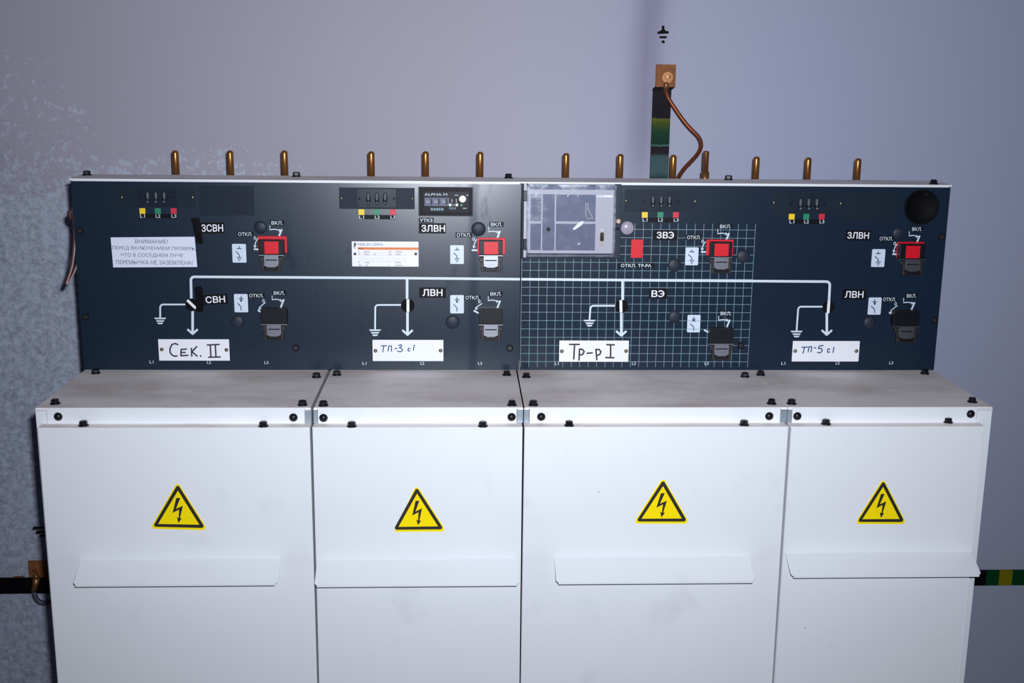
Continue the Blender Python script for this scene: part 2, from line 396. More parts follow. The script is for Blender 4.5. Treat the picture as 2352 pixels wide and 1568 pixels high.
for j, z in enumerate(zs):
    for i, x in enumerate(xs):
        k = j*nx+i
        zb = seg(_edge, x); d = (zb-z)/.05
        f = .33*smooth01(d)+.30*smooth01((seg(_den, x)-z)/.05)+.37*smooth01((_sol-z)/.07)
        xe = _edge[-1][0]; f *= smooth01((xe-x)/.12)
        if d < 0: f = 0
        at['frost'][k] = f
        at['cool'][k] = smooth01((x-.55)/1.1)
        at['damp'][k] = smooth01((zb-z-.10)/.35)*smooth01((xe-.1-x)/.3)*.75
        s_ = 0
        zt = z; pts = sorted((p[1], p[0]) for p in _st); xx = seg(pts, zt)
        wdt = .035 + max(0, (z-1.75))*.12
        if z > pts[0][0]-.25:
            s_ = math.exp(-((x-xx+.012)/wdt)**2)*.50*smooth01((z-pts[0][0]+.2)/.25)  # dark upright band that paints the shading of the wall fold
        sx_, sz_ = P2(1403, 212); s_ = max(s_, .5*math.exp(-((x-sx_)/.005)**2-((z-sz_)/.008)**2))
        at['crease_shade_scuff'][k] = s_
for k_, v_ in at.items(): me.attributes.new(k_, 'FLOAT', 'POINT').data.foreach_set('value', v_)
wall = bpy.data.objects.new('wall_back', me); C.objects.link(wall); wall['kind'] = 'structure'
sol = wall.modifiers.new('thickness', 'SOLIDIFY'); sol.thickness = .12; sol.offset = -1
b = MB(); b.box(-3.2, 4.6, -3.5, WALL+.12, -.1, 0, M_floor); fo_ = b.build('floor'); fo_['kind'] = 'structure'
# stencilled earth symbol on the wall
g = G(WALL); t = .0006
g.poly([(1520, 59), (1526, 59), (1526, 67), (1530, 71), (1536, 72), (1536, 77), (1510, 78), (1510, 73), (1516, 71), (1520, 68)], t, M_blackpaint)
g.poly([(1515, 83), (1532, 83), (1531, 88), (1515, 88)], t, M_blackpaint); g.poly([(1520, 93), (1526, 93), (1527, 99), (1520, 99)], t, M_blackpaint)
es = g.build('earth_symbol', wall); es['label'] = 'black stencilled earth symbol on the wall'

# ------------------------------------------------------------------ cabinet units
ZR = hity(400, 972, 0).z                          # underside of the front rail
E_ = -hitz(400, 981.5, ZR).y                      # how far the doors stand proud
YD = -E_
XS = [0.0, .4571, .8124, 1.2638, 1.62]
def avgx(a, b, y): return (hity(a[0], a[1], y).x + hity(b[0], b[1], y).x)/2
door_x = [(avgx((86, 985), (133, 1568), YD), avgx((711.5, 985), (728, 1568), YD)),
          (avgx((717, 985), (733, 1568), YD), avgx((1199.5, 985), (1193.5, 1568), YD)),
          (avgx((1203, 985), (1197.5, 1568), YD), avgx((1811.5, 985), (1772, 1568), YD)),
          (avgx((1816.5, 985), (1778, 1568), YD), avgx((2264, 985), (2199, 1568), YD))]
print('XS', XS); print('ZR', ZR, 'E', E_, door_x)
rail_x = [(108, 700), (730, 1187), (1216, 1792), (1819, 2243)]
def flange_bolt(x, y, z, up, r=.0085, name='flange_bolt', parent=None):
    b = MB(); up = Vector(up)
    b.lathe((x, y, z), up, [(r, 0), (r, .0012), (r*.8, .0025), (r*.72, .0025)], M_black, 20)
    hx = []
    a = Vector((1, 0, 0)); w = up.cross(a).normalized(); c = Vector((x, y, z)); ph = random.random()
    ring = lambda rr, h: [c+up*h+(a*math.cos(ph+k*math.pi/3)+w*math.sin(ph+k*math.pi/3))*rr for k in range(6)]
    v = ring(r*.78, .002) + ring(r*.78, .0072) + ring(r*.62, .0084)
    b.add(v, [(i, (i+1) % 6, 6+(i+1) % 6, 6+i) for i in range(6)] + [(6+i, 6+(i+1) % 6, 12+(i+1) % 6, 12+i) for i in range(6)] + [range(12, 18)], M_black)
    return b.build(name, parent)
def cap_bolt(px, py, parent):
    h = hity(px, py, 0); b = MB(); r = .0072
    b.lathe(h, (0, -1, 0), [(r, 0), (r, .0015), (r*.92, .003), (r*.6, .0052), (r*.25, .0062), (0, .0063)], M_black, 24)
    return b.build('rail_bolt', parent)
rear_b = [[(220, 857), (727, 866)], [(774, 861), (1164, 861)], [(1209, 866), (1711, 865)], [(1747, 861), (2124, 858)]]
front_b = [[(127, 927), (695, 930)], [(743, 931), (1176, 930)], [(1225, 930), (1772, 927)], [(1818, 927), (2233, 923)]]
rail_b = [[(134, 956), (674, 958)], [(743, 959), (1175, 957)], [(1243, 956.5), (1766.5, 955)], [(1831, 955), (2229, 950)]]
fl_b = [[(192, 978), (605, 979.5)], [(808, 980), (1109, 979.5)], [(1307, 978), (1709, 976.5)], [(1897, 974.5), (2177, 970.5)]]
hand = [((183, 1283), (645, 1285), (168, 1341), (638, 1342)), ((726, 1287), (1192, 1282), (724, 1346), (1192, 1339)),
        ((1274, 1282), (1728, 1274), (1277, 1340), (1730, 1332)), ((1806, 1274), (2237, 1262), (1815, 1330), (2251, 1313))]
signs = [((408, 1112), (349, 1214), (472, 1217)), ((957, 1119), (902, 1221), (1020, 1220)), ((1523, 1102), (1459, 1202), (1579, 1202)), ((2029, 1104), (1967, 1203), (2078, 1203))]
lab = ['white steel cabinet at the far left end, its seam widest beside the warning triangle',
       'second white steel cabinet from the left, warning sticker with a squared corner',
       'wide white steel cabinet third from the left, under the gridded panel area',
       'narrow white steel cabinet at the right end with an edge post beside its door']
lab[0] = 'leftmost white steel cabinet, dark brass-clamped earth bar beside it'
def rtri(c, r, n=6):
    pts = []
    for i in range(3):
        p = Vector(c[i]); a = Vector(c[i-1]); q = Vector(c[(i+1) % 3])
        d1 = (p-a).normalized(); d2 = (q-p).normalized()
        s1 = math.atan2(-d1.x, d1.y); s2 = math.atan2(-d2.x, d2.y)
        s1 += math.pi; s2 += math.pi
        # outward normals; go the short way
        cen = (Vector(c[0])+Vector(c[1])+Vector(c[2]))/3
        n1 = Vector((d1.y, -d1.x)); n1 = n1 if n1.dot(p-cen) > 0 else -n1
        n2 = Vector((d2.y, -d2.x)); n2 = n2 if n2.dot(p-cen) > 0 else -n2
        a1 = math.atan2(n1.y, n1.x); a2 = math.atan2(n2.y, n2.x); da = (a2-a1+math.pi) % (2*math.pi)-math.pi
        for k in range(n+1):
            an = a1+da*k/n; pts.append((p.x+r*math.cos(an), p.y+r*math.sin(an)))
    return pts
BOLT = [(1020, 625), (1112, 625), (1018, 870), (1175, 800), (1112, 1078), (1155, 1078), (1080, 1187), (1040, 1052), (1082, 1080), (1090, 885), (943, 960)]
for i in range(4):
    xa, xb = XS[i], XS[i+1]; ga = .0 if i == 0 else (.0026, .0011, .0006)[i-1]; gb = .0 if i == 3 else (.0026, .0011, .0006)[i]
    cab = thing('cabinet_unit', ((xa+xb)/2, .2, 0), lab[i], 'cabinet', 'white switchgear cabinets in a row')
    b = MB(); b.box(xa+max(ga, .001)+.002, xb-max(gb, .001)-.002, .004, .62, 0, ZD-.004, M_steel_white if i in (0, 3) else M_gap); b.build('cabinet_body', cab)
    b = MB(); b.box(xa+ga, xb-gb, .0, .62, ZD-.0025, ZD, M_deck); b.build('top_plate', cab, bevel=.0006)
    ra = hity(rail_x[i][0], 955, 0).x; rb = hity(rail_x[i][1], 955, 0).x
    b = MB(); b.box(ra, rb, -.0012, .006, ZR-.001, ZD-.0008, M_steel_white); b.build('front_rail', cab, bevel=.0008)
    if i == 0:
        b = MB(); b.box(xa, ra-.0008, 0, .03, .0, ZD-.0055, M_steel_white); b.box(xa, ra, -.0012, .02, ZD-.0045, ZD-.0020, M_steel_white); b.build('corner_post', cab, bevel=.0004)
    if i == 3:
        b = MB(); b.box(rb+.0008, xb, 0, .03, .0, ZD-.0062, M_steel_white); b.box(rb, xb, -.0016, .02, ZD-.0052, ZD-.0028, M_steel_white); b.build('corner_post', cab, bevel=.0004)
    # galvanised joint brackets, half on each side of a seam
    for side, on in ((0, i > 0), (1, i < 3)):
        if not on: continue
        if side == 0: u, v = xa+ga*.6, ra-.0006
        else: u, v = rb+.0006, xb-gb*.6
        b = MB(); b.box(u, v, .001, .006, ZR, ZD-.006, M_zinc); b.box(u, v, -.0006, .004, ZD-.0045, ZD-.0020, M_steel_white)
        b.box(u, v, -.0002, .003, ZR, ZR+.0025, M_zinc); b.build('joint_bracket', cab, bevel=.0004)
    # door with folded top flange
    da, db = door_x[i]
    b = MB(); b.box(da, db, YD, YD+.0025, .03, ZR, M_door); b.box(da, db, YD, .004, ZR-.0022, ZR, M_deck)
    b.box(da, da+.002, YD, -.0012, .03, ZR-.002, M_door); b.box(db-.002, db, YD, -.0012, .03, ZR-.002, M_door)
    door = b.build('door', cab, bevel=.0009)
    q = hand[i]; e2 = .045; yb = YD-e2
    zt = sum(hity(p[0], p[1], YD).z for p in q[:2])/2; zb = sum(hity(p[0], p[1], yb).z for p in q[2:])/2
    xl = (hity(q[0][0], q[0][1], YD).x+hity(q[2][0], q[2][1], yb).x)/2; xr = (hity(q[1][0], q[1][1], YD).x+hity(q[3][0], q[3][1], yb).x)/2
    b = MB(); c_ = .004; th = .0018
    prof = [(xl, YD, zt), (xr, YD, zt), (xr, yb+c_*.9, zb+c_*.5), (xr-c_, yb, zb), (xl+c_, yb, zb), (xl, yb+c_*.9, zb+c_*.5)]
    dn = Vector((0, zb-zt, -(yb-YD))).normalized()*th; dn = dn if dn.z < 0 else -dn
    v = [Vector(p) for p in prof]; v += [p+dn for p in v]
    b.add(v, [range(6), range(11, 5, -1)] + [(k, (k+1) % 6, 6+(k+1) % 6, 6+k) for k in range(6)], M_door)
    b.box(xl+c_, xr-c_, yb-.0004, yb+.0016, zb-.0035, zb+.0006, M_door)
    b.build('handle_lip', door, bevel=.0005)
    # warning sticker
    S = signs[i]; A = [(1045, 318), (480, 1320), (1700, 1345)]
    def mp(p, S=S, A=A):
        (x1_, y1_), (x2_, y2_), (x3_, y3_) = A; d = (y2_-y3_)*(x1_-x3_)+(x3_-x2_)*(y1_-y3_)
        l1 = ((y2_-y3_)*(p[0]-x3_)+(x3_-x2_)*(p[1]-y3_))/d; l2 = ((y3_-y1_)*(p[0]-x3_)+(x1_-x3_)*(p[1]-y3_))/d; l3 = 1-l1-l2
        # reference points are the outermost reach of each rounded corner
        return (l1*S[0][0]+l2*S[1][0]+l3*S[2][0], l1*S[0][1]+l2*S[1][1]+l3*S[2][1])
    g = G(YD)
    oc = [(1045, 380), (545, 1258), (1636, 1283)]; outer = rtri(oc, 62)
    if i == 1: outer = [p for p in outer if not (p[0] < 520 and p[1] > 1200)] ; 
    if i == 1:
        k = min(range(len(outer)), key=lambda q_: outer[q_][0]); outer.insert(k+1, (478, 1325)) if outer[(k+1) % len(outer)][1] > outer[k][1] else outer.insert(k, (478, 1325))
    g.poly([mp(p) for p in outer], .0006, M_yellow, 0)
    g.poly([mp(p) for p in rtri([(1050, 396), (573, 1230), (1610, 1252)], 44)], .0008, M_signblack)
    g.poly([mp(p) for p in [(1055, 458), (617, 1210), (1558, 1225)]], .0010, M_yellow)
    g.poly([mp(p) for p in BOLT], .0012, M_signblack)
    st = g.build('warning_sticker', door); st['label'] = 'yellow and black high-voltage warning triangle sticker'
    for p in rear_b[i]+front_b[i]:
        h = hitz(p[0], p[1], ZD); flange_bolt(h.x, h.y, ZD, (0, 0, 1), parent=cab)
    for p in fl_b[i]:
        h = hitz(p[0], p[1]-1, ZR); flange_bolt(h.x, h.y, ZR, (0, 0, 1), parent=cab)
    for p in rail_b[i]: cap_bolt(p[0], p[1], cab)

# ------------------------------------------------------------------ control panel boxes
XPL = (hity(164, 412, D).x + hity(191, 846, D).x)/2; XPR = (hity(2181, 432, D).x + hity(2147, 848, D).x)/2
XM = hity(1196, 600, D).x
print('panel', XPL, XPR, XM)
LP = thing('control_panel', ((XPL+XM)/2, D+.1, ZD), 'left navy control panel of two switch bays, reflecting the flash at its right side', 'control panel', 'navy control panels')
RP = thing('control_panel', ((XM+XPR)/2, D+.1, ZD), 'right navy control panel with a pale printed grid and glazed relay', 'control panel', 'navy control panels')
for root, a, c, m in ((LP, XPL, XM-.0012, M_panelL), (RP, XM+.0012, XPR, M_panelR)):
    b = MB(); b.box(a, c, D, D+.0022, ZD+.0012, ZT-.0035, m); b.build('front_plate', root)
    b = MB(); b.box(a+.002, c-.002, D+.003, D+.070, ZD+.0005, ZT-.0020, M_steel_white); b.box(a+.002, c-.002, D+.0702, .66, ZD+.0005, ZD+.32, M_steel_white); b.build('housing', root)
b = MB(); _v = [(x, y, z) for x in (XPL-.001, XPR+.001) for y, z in ((D-.002, ZT-.0008), (D-.002, ZT+.0014), (D+.072, ZT-.0008), (D+.072, ZT+.0034))]
b.add(_v, [(0, 1, 3, 2), (4, 6, 7, 5), (0, 4, 5, 1), (2, 3, 7, 6), (0, 2, 6, 4), (1, 5, 7, 3)], M_deck); b.box(XPL-.001, XPR+.001, D-.0032, D-.002, ZT-.0014, ZT+.0014, M_steel_white)
lid = thing('top_cover', ((XPL+XPR)/2, D+.04, ZT), 'long thin pale steel cover plate along the top of both navy panels', 'cover plate')
b.build('cover_sheet', lid)
for p in ((200, 404), (681, 405.5), (1168, 409.5), (1673, 414.5), (2144, 424)):
    h = hitz(p[0], p[1], ZT+.0014); y = min(max(h.y, D+.012), D+.06); h = hity(p[0], p[1], y); flange_bolt(h.x, y, ZT+.0014+.002*(y-D)/.074, (0, 0, 1), parent=lid)

T1 = .0006
# mimic diagram: busbar and branches
def arc(cx, cy, r, a0, a1, n=6): return [(cx+r*math.cos(math.radians(a0+(a1-a0)*k/n)), cy+r*math.sin(math.radians(a0+(a1-a0)*k/n))) for k in range(n+1)]
def earth(g, x, y):
    for k, (w, dy) in enumerate(((14, 0), (10, 6), (7, 11.5))):
        g.poly([(x-w, y+dy-1.8), (x+w, y+dy-1.8), (x+w-2.5, y+dy+1.8), (x-w+2.5, y+dy+1.8)], T1, M_print)
def branch(g, bx, by0, cy, bx2, tip, gx, gx2, gy, lx=15):
    if by0: g.line([(bx, by0), (bx, cy-12)], 6, T1, M_print)
    g.line([(bx2, cy+12), (bx2, tip-4)], 6, T1, M_print)
    g.line([(bx2-10.5, tip-12), (bx2, tip-2.5), (bx2+10.5, tip-12)], 5, T1, M_print, round_=2)
    g.line([(bx-12, cy-1)] + arc(gx+7, cy+6, 7, 270, 180) + [(gx2, gy-2)], 4, T1, M_print); earth(g, gx2, gy)
gl_ = G(D)
gl_.line([(439.5, 690)] + [(438.5, 646)] + arc(446, 643, 7.5, 180, 270) + [(700, 637), (935, 638.5), (1194.5, 641)], 6, T1, M_print)
branch(gl_, 441, None, 700, 442.5, 769, 368, 368, 731); branch(gl_, 935, 640, 701, 936, 771, 862, 861.5, 758)
dg_ = gl_.build('mimic_diagram', LP); dg_['label'] = 'white single-line mimic diagram'
gr_ = G(D)
gr_.line([(1197.5, 641), (1430, 643), (1700, 645)] + arc(1898, 654.5, 8, 270, 360) + [(1904, 692)], 6, T1+.0002, M_print)
branch(gr_, 1430, 645, 703, 1427, 773, 1356, 1354, 736); branch(gr_, 1903, None, 705, 1899, 771, 1833, 1829.5, 761)
dg_ = gr_.build('mimic_diagram', RP); dg_['label'] = 'white single-line mimic diagram'
# position indicators
def indicator(root, cx, cy, r, bar):
    g = G(D); g.disc(cx, cy, r, 0, .0014, M_blackm); g.line([bar[0], bar[1]], 6.5, .0018, M_white); g.build('position_indicator', root)
indicator(LP, 440, 700, 14.5, ((430, 689), (450, 708))); indicator(LP, 936.5, 701.5, 15.5, ((937, 687), (937, 716)))
indicator(RP, 1428, 703.5, 15, ((1426, 689), (1426.5, 717.5))); indicator(RP, 1903, 705, 14, ((1904, 691), (1902, 719)))

# printed grid on the third bay
g = G(D); tg = .0004
gx0 = hity(1194.5+.5, 700, D).x+.0016; pitch = (hity(1725.5, 640, D).x-hity(1195, 640, D).x)/27
zrow = [hity(1500, y, D).z for y in (526.8, 545.8, 565, 584.3, 602.8, 621.7, 640.5, 660.2, 679, 698.2, 717.2, 736.3, 755.5, 774.6, 792.8, 811.6, 830.2)]
zbot = hity(1450, 842.5, D).z; ztop = hity(1600, 513, D).z; zmid = hity(1300, 594, D).z; lw_ = .00045
gx1 = gx0+27*pitch; xr0 = hity(1424, 560, D).x
for k in range(28):
    X = gx0+k*pitch; zt = ztop if k > 12 else (zmid if X < xr0-.002 else ztop-.03)
    if k in (0, ): zt = zmid
    g.flat([(X-lw_, zbot), (X+lw_, zbot), (X+lw_, zt), (X-lw_, zt)], D-tg, M_print2)
for k, zz in enumerate(zrow):
    xa = gx0 if zz < zmid else (xr0 if k > 0 else hity(1455, 527, D).x)
    g.flat([(xa, zz-lw_), (gx1, zz-lw_), (gx1, zz+lw_), (xa, zz+lw_)], D-tg-.00003, M_print2)
gp = g.build('printed_grid', RP); gp['label'] = 'pale green printed square grid'

# voltage presence windows
def presence(root, px0, py0, px1, py1, bx0, by0, bx1, by1, slots, screws, win=True):
    g = G(D); g.rect(px0, py0, px1, py1, 0, .0003, M_recess)
    g.rect(bx0, by0, bx1, by1, 0, .0022, M_window)
    for hx in (bx0+4.5, bx1-4.5): g.disc(hx, (by0+by1)/2+1, 2.2, 0, .0025, M_blackm, 12)
    w = g.build('voltage_indicator', root)
    for sx_ in slots:
        q = G(D); cy = (by0+by1)/2+1; q.disc(sx_, cy, 5, 0, .0025, M_blackm, 24, ry=14.5)
        q.disc(sx_, cy-4, 3, .0025, .004, M_glassl, 16, ry=9); q.dome(sx_, cy+9.5, 3.3, .0026, .003, M_glassl, 14)
        q.build('lamp', w)
    for s_ in screws:
        q = G(D); q.dome(s_[0], s_[1], 3.2, .0006, .0016, M_screw, 12); q.build('screw', w)
presence(LP, 262, 430, 448, 476, 315, 430, 405, 475, (339, 358, 377), ((279, 453), (442, 453)))
presence(LP, 779, 431, 952.5, 480, 821, 434, 909, 476, (846, 865.5, 884.5), ((784, 455), (947, 456)))
presence(RP, 1435, 436, 1601, 486, 1476, 440, 1562, 484, (1500, 1519, 1538), ((1438, 461), (1597, 462)))
presence(RP, 1773, 441, 1936, 492, 1812, 446, 1898, 490, (1839, 1858, 1876.5), ((1778, 465), (1932, 467)))
# phase colour marks
def phases(root, xs_, y, w=13.5):
    g = G(D); g.rect(xs_[0]-5, y+13, xs_[2]+7, y+23, 0, .0005, M_label)
    for x, m in zip(xs_, (M_yellowp, M_greenp, M_crimson)): g.rect(x-w/2, y, x+w/2, y+13, 0, .0007, m)
    for x, t_ in zip(xs_, ('L1', 'L2', 'L3')): g.text(t_, x+.5, y+18, 11, 7.5, .0009, M_print, .01)
    g.build('phase_label', root)
phases(LP, (327, 362.5, 399), 478); phases(LP, (830, 866, 902), 480.5); phases(RP, (1481, 1517, 1552.5), 487); phases(RP, (1818.5, 1852, 1887.5), 491)
g = G(D)
for x, y, t_ in ((348, 831, 'L1'), (480, 832, 'L2'), (612, 832.5, 'L3'), (837, 834, 'L1'), (970, 834, 'L2'), (1102.5, 834, 'L3')): g = G(D); g.text(t_, x, y, 9, 6.5, T1, M_print, .01); g.build('terminal_lettering', LP)
for x, y, t_ in ((1279, 834.5, 'L1'), (1456, 834.5, 'L2'), (1623, 834.5, 'L3'), (1799, 834, 'L1'), (1924, 833.5, 'L2'), (2047, 833, 'L3')): g = G(D); g.rect(x-6, y-5, x+6, y+5, 0, .00055, M_panelR); g.text(t_, x, y, 9, 6.5, .0008, M_print, .01); g.build('terminal_lettering', RP)
# black stick-on labels
def label(root, x0, y0, x1, y1, txt, rot=0, pad=.10, tx=0, tw=None, bold=.02, nm='name_label'):
    g = G(D); g.rect(x0, y0, x1, y1, 0, .0008, M_label, rot); w, h = x1-x0, y1-y0
    g.text(txt, (x0+x1)/2+tx, (y0+y1)/2, tw or w*(1-2*pad), h*.68, .0011, M_white if h > 15 else M_print, bold, rot); g.build(nm, root)
label(LP, 452, 511, 515, 536, 'ЗСВН', .01, tx=4, tw=50)
label(LP, 462, 676, 523, 699, 'СВН', .05, tx=2, tw=45)
label(LP, 962, 500, 996, 511.5, 'УТКЗ', tw=29, nm='small_label'); label(LP, 962, 512.5, 1024, 536, 'ЗЛВН', tw=54, tx=2); label(LP, 963, 660, 1024, 683.5, 'ЛВН', tw=46)
label(RP, 1500, 528, 1556.5, 551.5, 'ЗВЭ', tw=40); label(RP, 1419, 604, 1503.5, 615.5, 'ОТКЛ. ТР-РА', tw=70, nm='small_label'); label(RP, 1490.5, 662.5, 1532, 686, 'ВЭ', tw=30)
label(RP, 1943, 529, 1999.5, 552, 'ЗЛВН', -.01, tw=50); label(RP, 1935, 664.5, 1989, 687.5, 'ЛВН', 0, tw=43)
# symbol cards
def card(root, x0, y0, x1, y1, kind):
    g = G(D); g.rrect(x0, y0, x1, y1, 2.5, 0, .0007, M_card); cx = (x0+x1)/2; h = y1-y0; t = .0010; w = 1.9; Y = lambda f: y0+h*f
    if kind == 'earth':
        g.line([(cx, Y(.12)), (cx, Y(.25))], w, t, M_cardink); g.line([(cx-5.5, Y(.25)), (cx+5.5, Y(.25))], w, t, M_cardink)
        g.line([(cx-8, Y(.40)), (cx-1, Y(.55)), (cx, Y(.62)), (cx, Y(.72))], w, t, M_cardink)
        for k, ww in enumerate((6, 4, 2)): g.line([(cx-ww, Y(.72+k*.085)), (cx+ww, Y(.72+k*.085))], 1.6, t, M_cardink)
    else:
        g.line([(cx, Y(.10)), (cx, Y(.36))], w, t, M_cardink)
        if kind == 'load': g.line([(cx-5.5, Y(.25)), (cx+5.5, Y(.25))], w, t, M_cardink); g.disc(cx, Y(.36), 2.6, .0007, t, M_cardink, 12)
        else: g.line([(cx-4, Y(.22)), (cx+4, Y(.38))], w, t, M_cardink); g.line([(cx+4, Y(.22)), (cx-4, Y(.38))], w, t, M_cardink)
        g.line([(cx-8, Y(.50)), (cx-1, Y(.68)), (cx, Y(.72)), (cx, Y(.90))], w, t, M_cardink)
    g.build('symbol_card', root)
card(LP, 533.5, 560, 565.5, 603, 'earth'); card(LP, 538, 675, 569.5, 717, 'load'); card(LP, 1034, 563, 1065.5, 606, 'earth'); card(LP, 1034, 677.5, 1065.5, 719.5, 'load')
card(RP, 1574, 568, 1604, 609, 'earth'); card(RP, 1578.5, 723, 1608.5, 763, 'breaker'); card(RP, 2002, 572, 2032.5, 613, 'earth'); card(RP, 1994, 683, 2024, 722.5, 'load')
# ON / OFF lettering with arrows
def onoff(root, vk, I, a, sl, ot=None, zero=None, ar=None, tick=None):
    g = G(D); t = .0009
    g.rect(vk[0], vk[1], vk[2], vk[3], 0, .0007, M_label); g.text('ВКЛ.', (vk[0]+vk[2])/2, (vk[1]+vk[3])/2, (vk[2]-vk[0])*.80, 8.4, t+.0002, M_print, .016)
    g.line([(I[0], I[1]-4), (I[0], I[1]+4)], 1.7, T1, M_print)
    x0_, y0_, x1_, y1_ = a; g.line([(x0_, y0_), ((x0_+x1_)/2, min(y0_, y1_)-1.2), (x1_-3, y1_)], 2.2, t, M_print)
    g.poly([(x1_+1, y1_+.2), (x1_-5, y1_-4), (x1_-3.5, y1_), (x1_-5, y1_+4)], t+.0001, M_print)
    g.line([(sl[0], sl[1]), (sl[2], sl[3])], 4, t, M_print, round_=False)
    g.build('on_marking', root); g = G(D)
    if ot:
        g.rect(ot[0], ot[1], ot[2], ot[3], 0, .0007, M_label); g.text('ОТКЛ.', (ot[0]+ot[2])/2, (ot[1]+ot[3])/2, (ot[2]-ot[0])*.86, 8.4, t+.0002, M_print, .016)
        g.text('0', zero[0], zero[1], 5.5, 8, t, M_print, .012)
        x0_, y0_, x1_, y1_ = ar; mx, my = (x0_+x1_)/2-1.6, (y0_+y1_)/2-1.2; g.line([(x0_, y0_), (mx, my), (x1_, y1_-3)], 2.2, t, M_print)
        dx, dy = x1_-mx, y1_-my; L = math.hypot(dx, dy); dx /= L; dy /= L
        g.poly([(x1_+dx, y1_+dy), (x1_-dx*6-dy*4.2, y1_-dy*6+dx*4.2), (x1_-dx*4, y1_-dy*4), (x1_-dx*6+dy*4.2, y1_-dy*6-dx*4.2)], t+.0001, M_print)
    if tick: g.line([(tick[0], tick[1]), (tick[2], tick[3])], 3.8, t, M_print, round_=False)
    g.build('off_marking', root)
onoff(LP, (620, 506, 652.5, 517.5), (620, 521), (619, 527.5, 645, 529), (647.5, 526, 641, 542), (544.5, 532, 582, 543), (585.5, 546.5), (593, 545, 585, 569), (583, 572, 593, 572.5))
onoff(LP, (625.5, 667, 657, 678.5), (625, 682), (624.5, 688, 648, 690), (652, 687, 644, 708), (570, 673, 607.5, 684.5), (605, 690.5), (610, 694, 595, 711), (592, 712, 600, 716.5))
onoff(LP, (1124, 509.5, 1156.5, 521), (1122.5, 525), (1121, 532, 1146, 533), (1148.5, 530, 1142.5, 546), (1046.5, 534, 1084, 545), (1088, 549), (1095, 549, 1088, 570), (1083.5, 574.5, 1097, 574.5))
onoff(LP, (1123, 669, 1155, 680.5), (1121.5, 684), (1120.5, 690, 1145, 692), (1149, 690, 1141, 710), (1066.5, 678, 1104, 688.5), (1101, 692), (1107.5, 696.5, 1092, 711), (1088, 713, 1099.5, 719))
onoff(RP, (1650.5, 514.5, 1682, 525.5), (1648.5, 530), (1647.5, 536.5, 1671, 537), (1674.5, 535, 1668, 551), (1575.5, 539, 1611.5, 551), (1614, 554), (1621, 554, 1612, 575), (1610, 578.5, 1622, 578.5))
onoff(RP, (1652, 714, 1683, 725.5), (1650.5, 729), (1649.5, 735, 1673, 735), (1676.5, 734, 1668, 754), tick=(1617, 757.5, 1629, 763.5))
onoff(RP, (2092, 520.5, 2120.5, 531.5), (2088.5, 535), (2087, 541.5, 2109, 543), (2112.5, 541, 2106, 556.5), (2018, 542.5, 2053, 553.5), (2055, 559), (2061, 559, 2052.5, 580), (2049.5, 583.5, 2061, 583.5))
onoff(RP, (2080, 674, 2107.5, 684.5), (2075.5, 688), (2074.5, 695, 2098, 696), (2101, 694, 2092, 714), (2026, 682, 2060, 692.5), (2057, 697.5), (2061.5, 701.5, 2046, 717), (2042, 717, 2053, 722.5))

# operating sockets: block, shutter and padlock hasp
def socket(root, cx, top, w=54, red=None, rw=32.5, nm=None):
    """cx, top: centre and upper edge of the block face in the photograph"""
    s = thing_part(root); g = G(D); tb = .016; h = 33
    if red: g.rect(red[0], red[1], red[2], red[3], 0, .0025, M_red)
    g.rect(cx-w/2, top, cx+w/2, top+h, 0, tb, M_black)
    if not red: g.rect(cx-w/2+1, top-1.6, cx+w/2-1, top, 0, tb-.003, M_arm)
    blk = g.build('switch_socket', root, bevel=.0008)
    if red:
        q = G(D); q.rect(cx+rw/2*-1+.5, top+3.5, cx+rw/2+.5, top+h-1, tb-.002, tb+.0006, M_red); o = q.build('red_shutter', blk); o['label'] = 'red shutter window'
    q = G(D); y0 = top+h+1
    q.rect(cx-w/2, y0, cx+w/2, y0+2.5, .002, .015, M_hasp)
    q.rect(cx-16.5, y0+2, cx+16.5, y0+21, .008, .0105, M_hasp); q.rect(cx-13.5, y0+11, cx+13.5, y0+13.2, .0105, .0108, M_blackm)
    X = cx; yy = y0+20.5
    q.poly([(X-16.5, yy), (X+16.5, yy), (X+16, yy+5), (X+8, yy+8), (X, yy+9), (X-8, yy+8), (X-16, yy+5)], .0085, M_hasp, .006)
    o = q.build('hasp_tongue', blk, bevel=.0004); o['label'] = 'steel hasp tongue'
    q = G(D)
    for sg in (-1, 1):
        q.disc(cx+sg*21.5, y0+10, 6, .001, .009, M_arm, 20); q.rect(cx+sg*19.5-3.2, y0+4, cx+sg*19.5+3.2, y0+36, .001, .0075, M_arm)
    q.rect(cx-22, y0+28.5, cx+22, y0+38, .001, .009, M_arm); q.rect(cx-17, y0+30, cx+17, y0+36, .009, .0105, M_black)
    q.build('hasp_yoke', blk, bevel=.0007)
def thing_part(root): return root
socket(LP, 623, 551, 58, (592.5, 542, 659, 581)); socket(LP, 1127.5, 552, 54, (1096.5, 546, 1161, 584)); socket(RP, 1657, 556, 50, (1622, 550, 1684.5, 587)); socket(RP, 2096.5, 561, 59, (2060, 555.5, 2122, 592))
socket(LP, 629, 710, 60); socket(LP, 1127.5, 711, 55); socket(RP, 1657.5, 755, 55); socket(RP, 2082.5, 715, 59)
# blind plugs
for root, L in ((LP, ((598, 522, 15), (1099, 526, 16.5), (545.5, 738.5, 15), (1039.5, 739.5, 16))), (RP, ((1549, 609, 15.5), (1707, 589, 15.5), (1549.5, 727.5, 14.5), (2064, 536, 14), (1997, 741, 14)))):
    for x, y, r in L:
        g = G(D); g.dome(x, y, r, .001, .0035, M_plug); g.build('blind_plug', root)
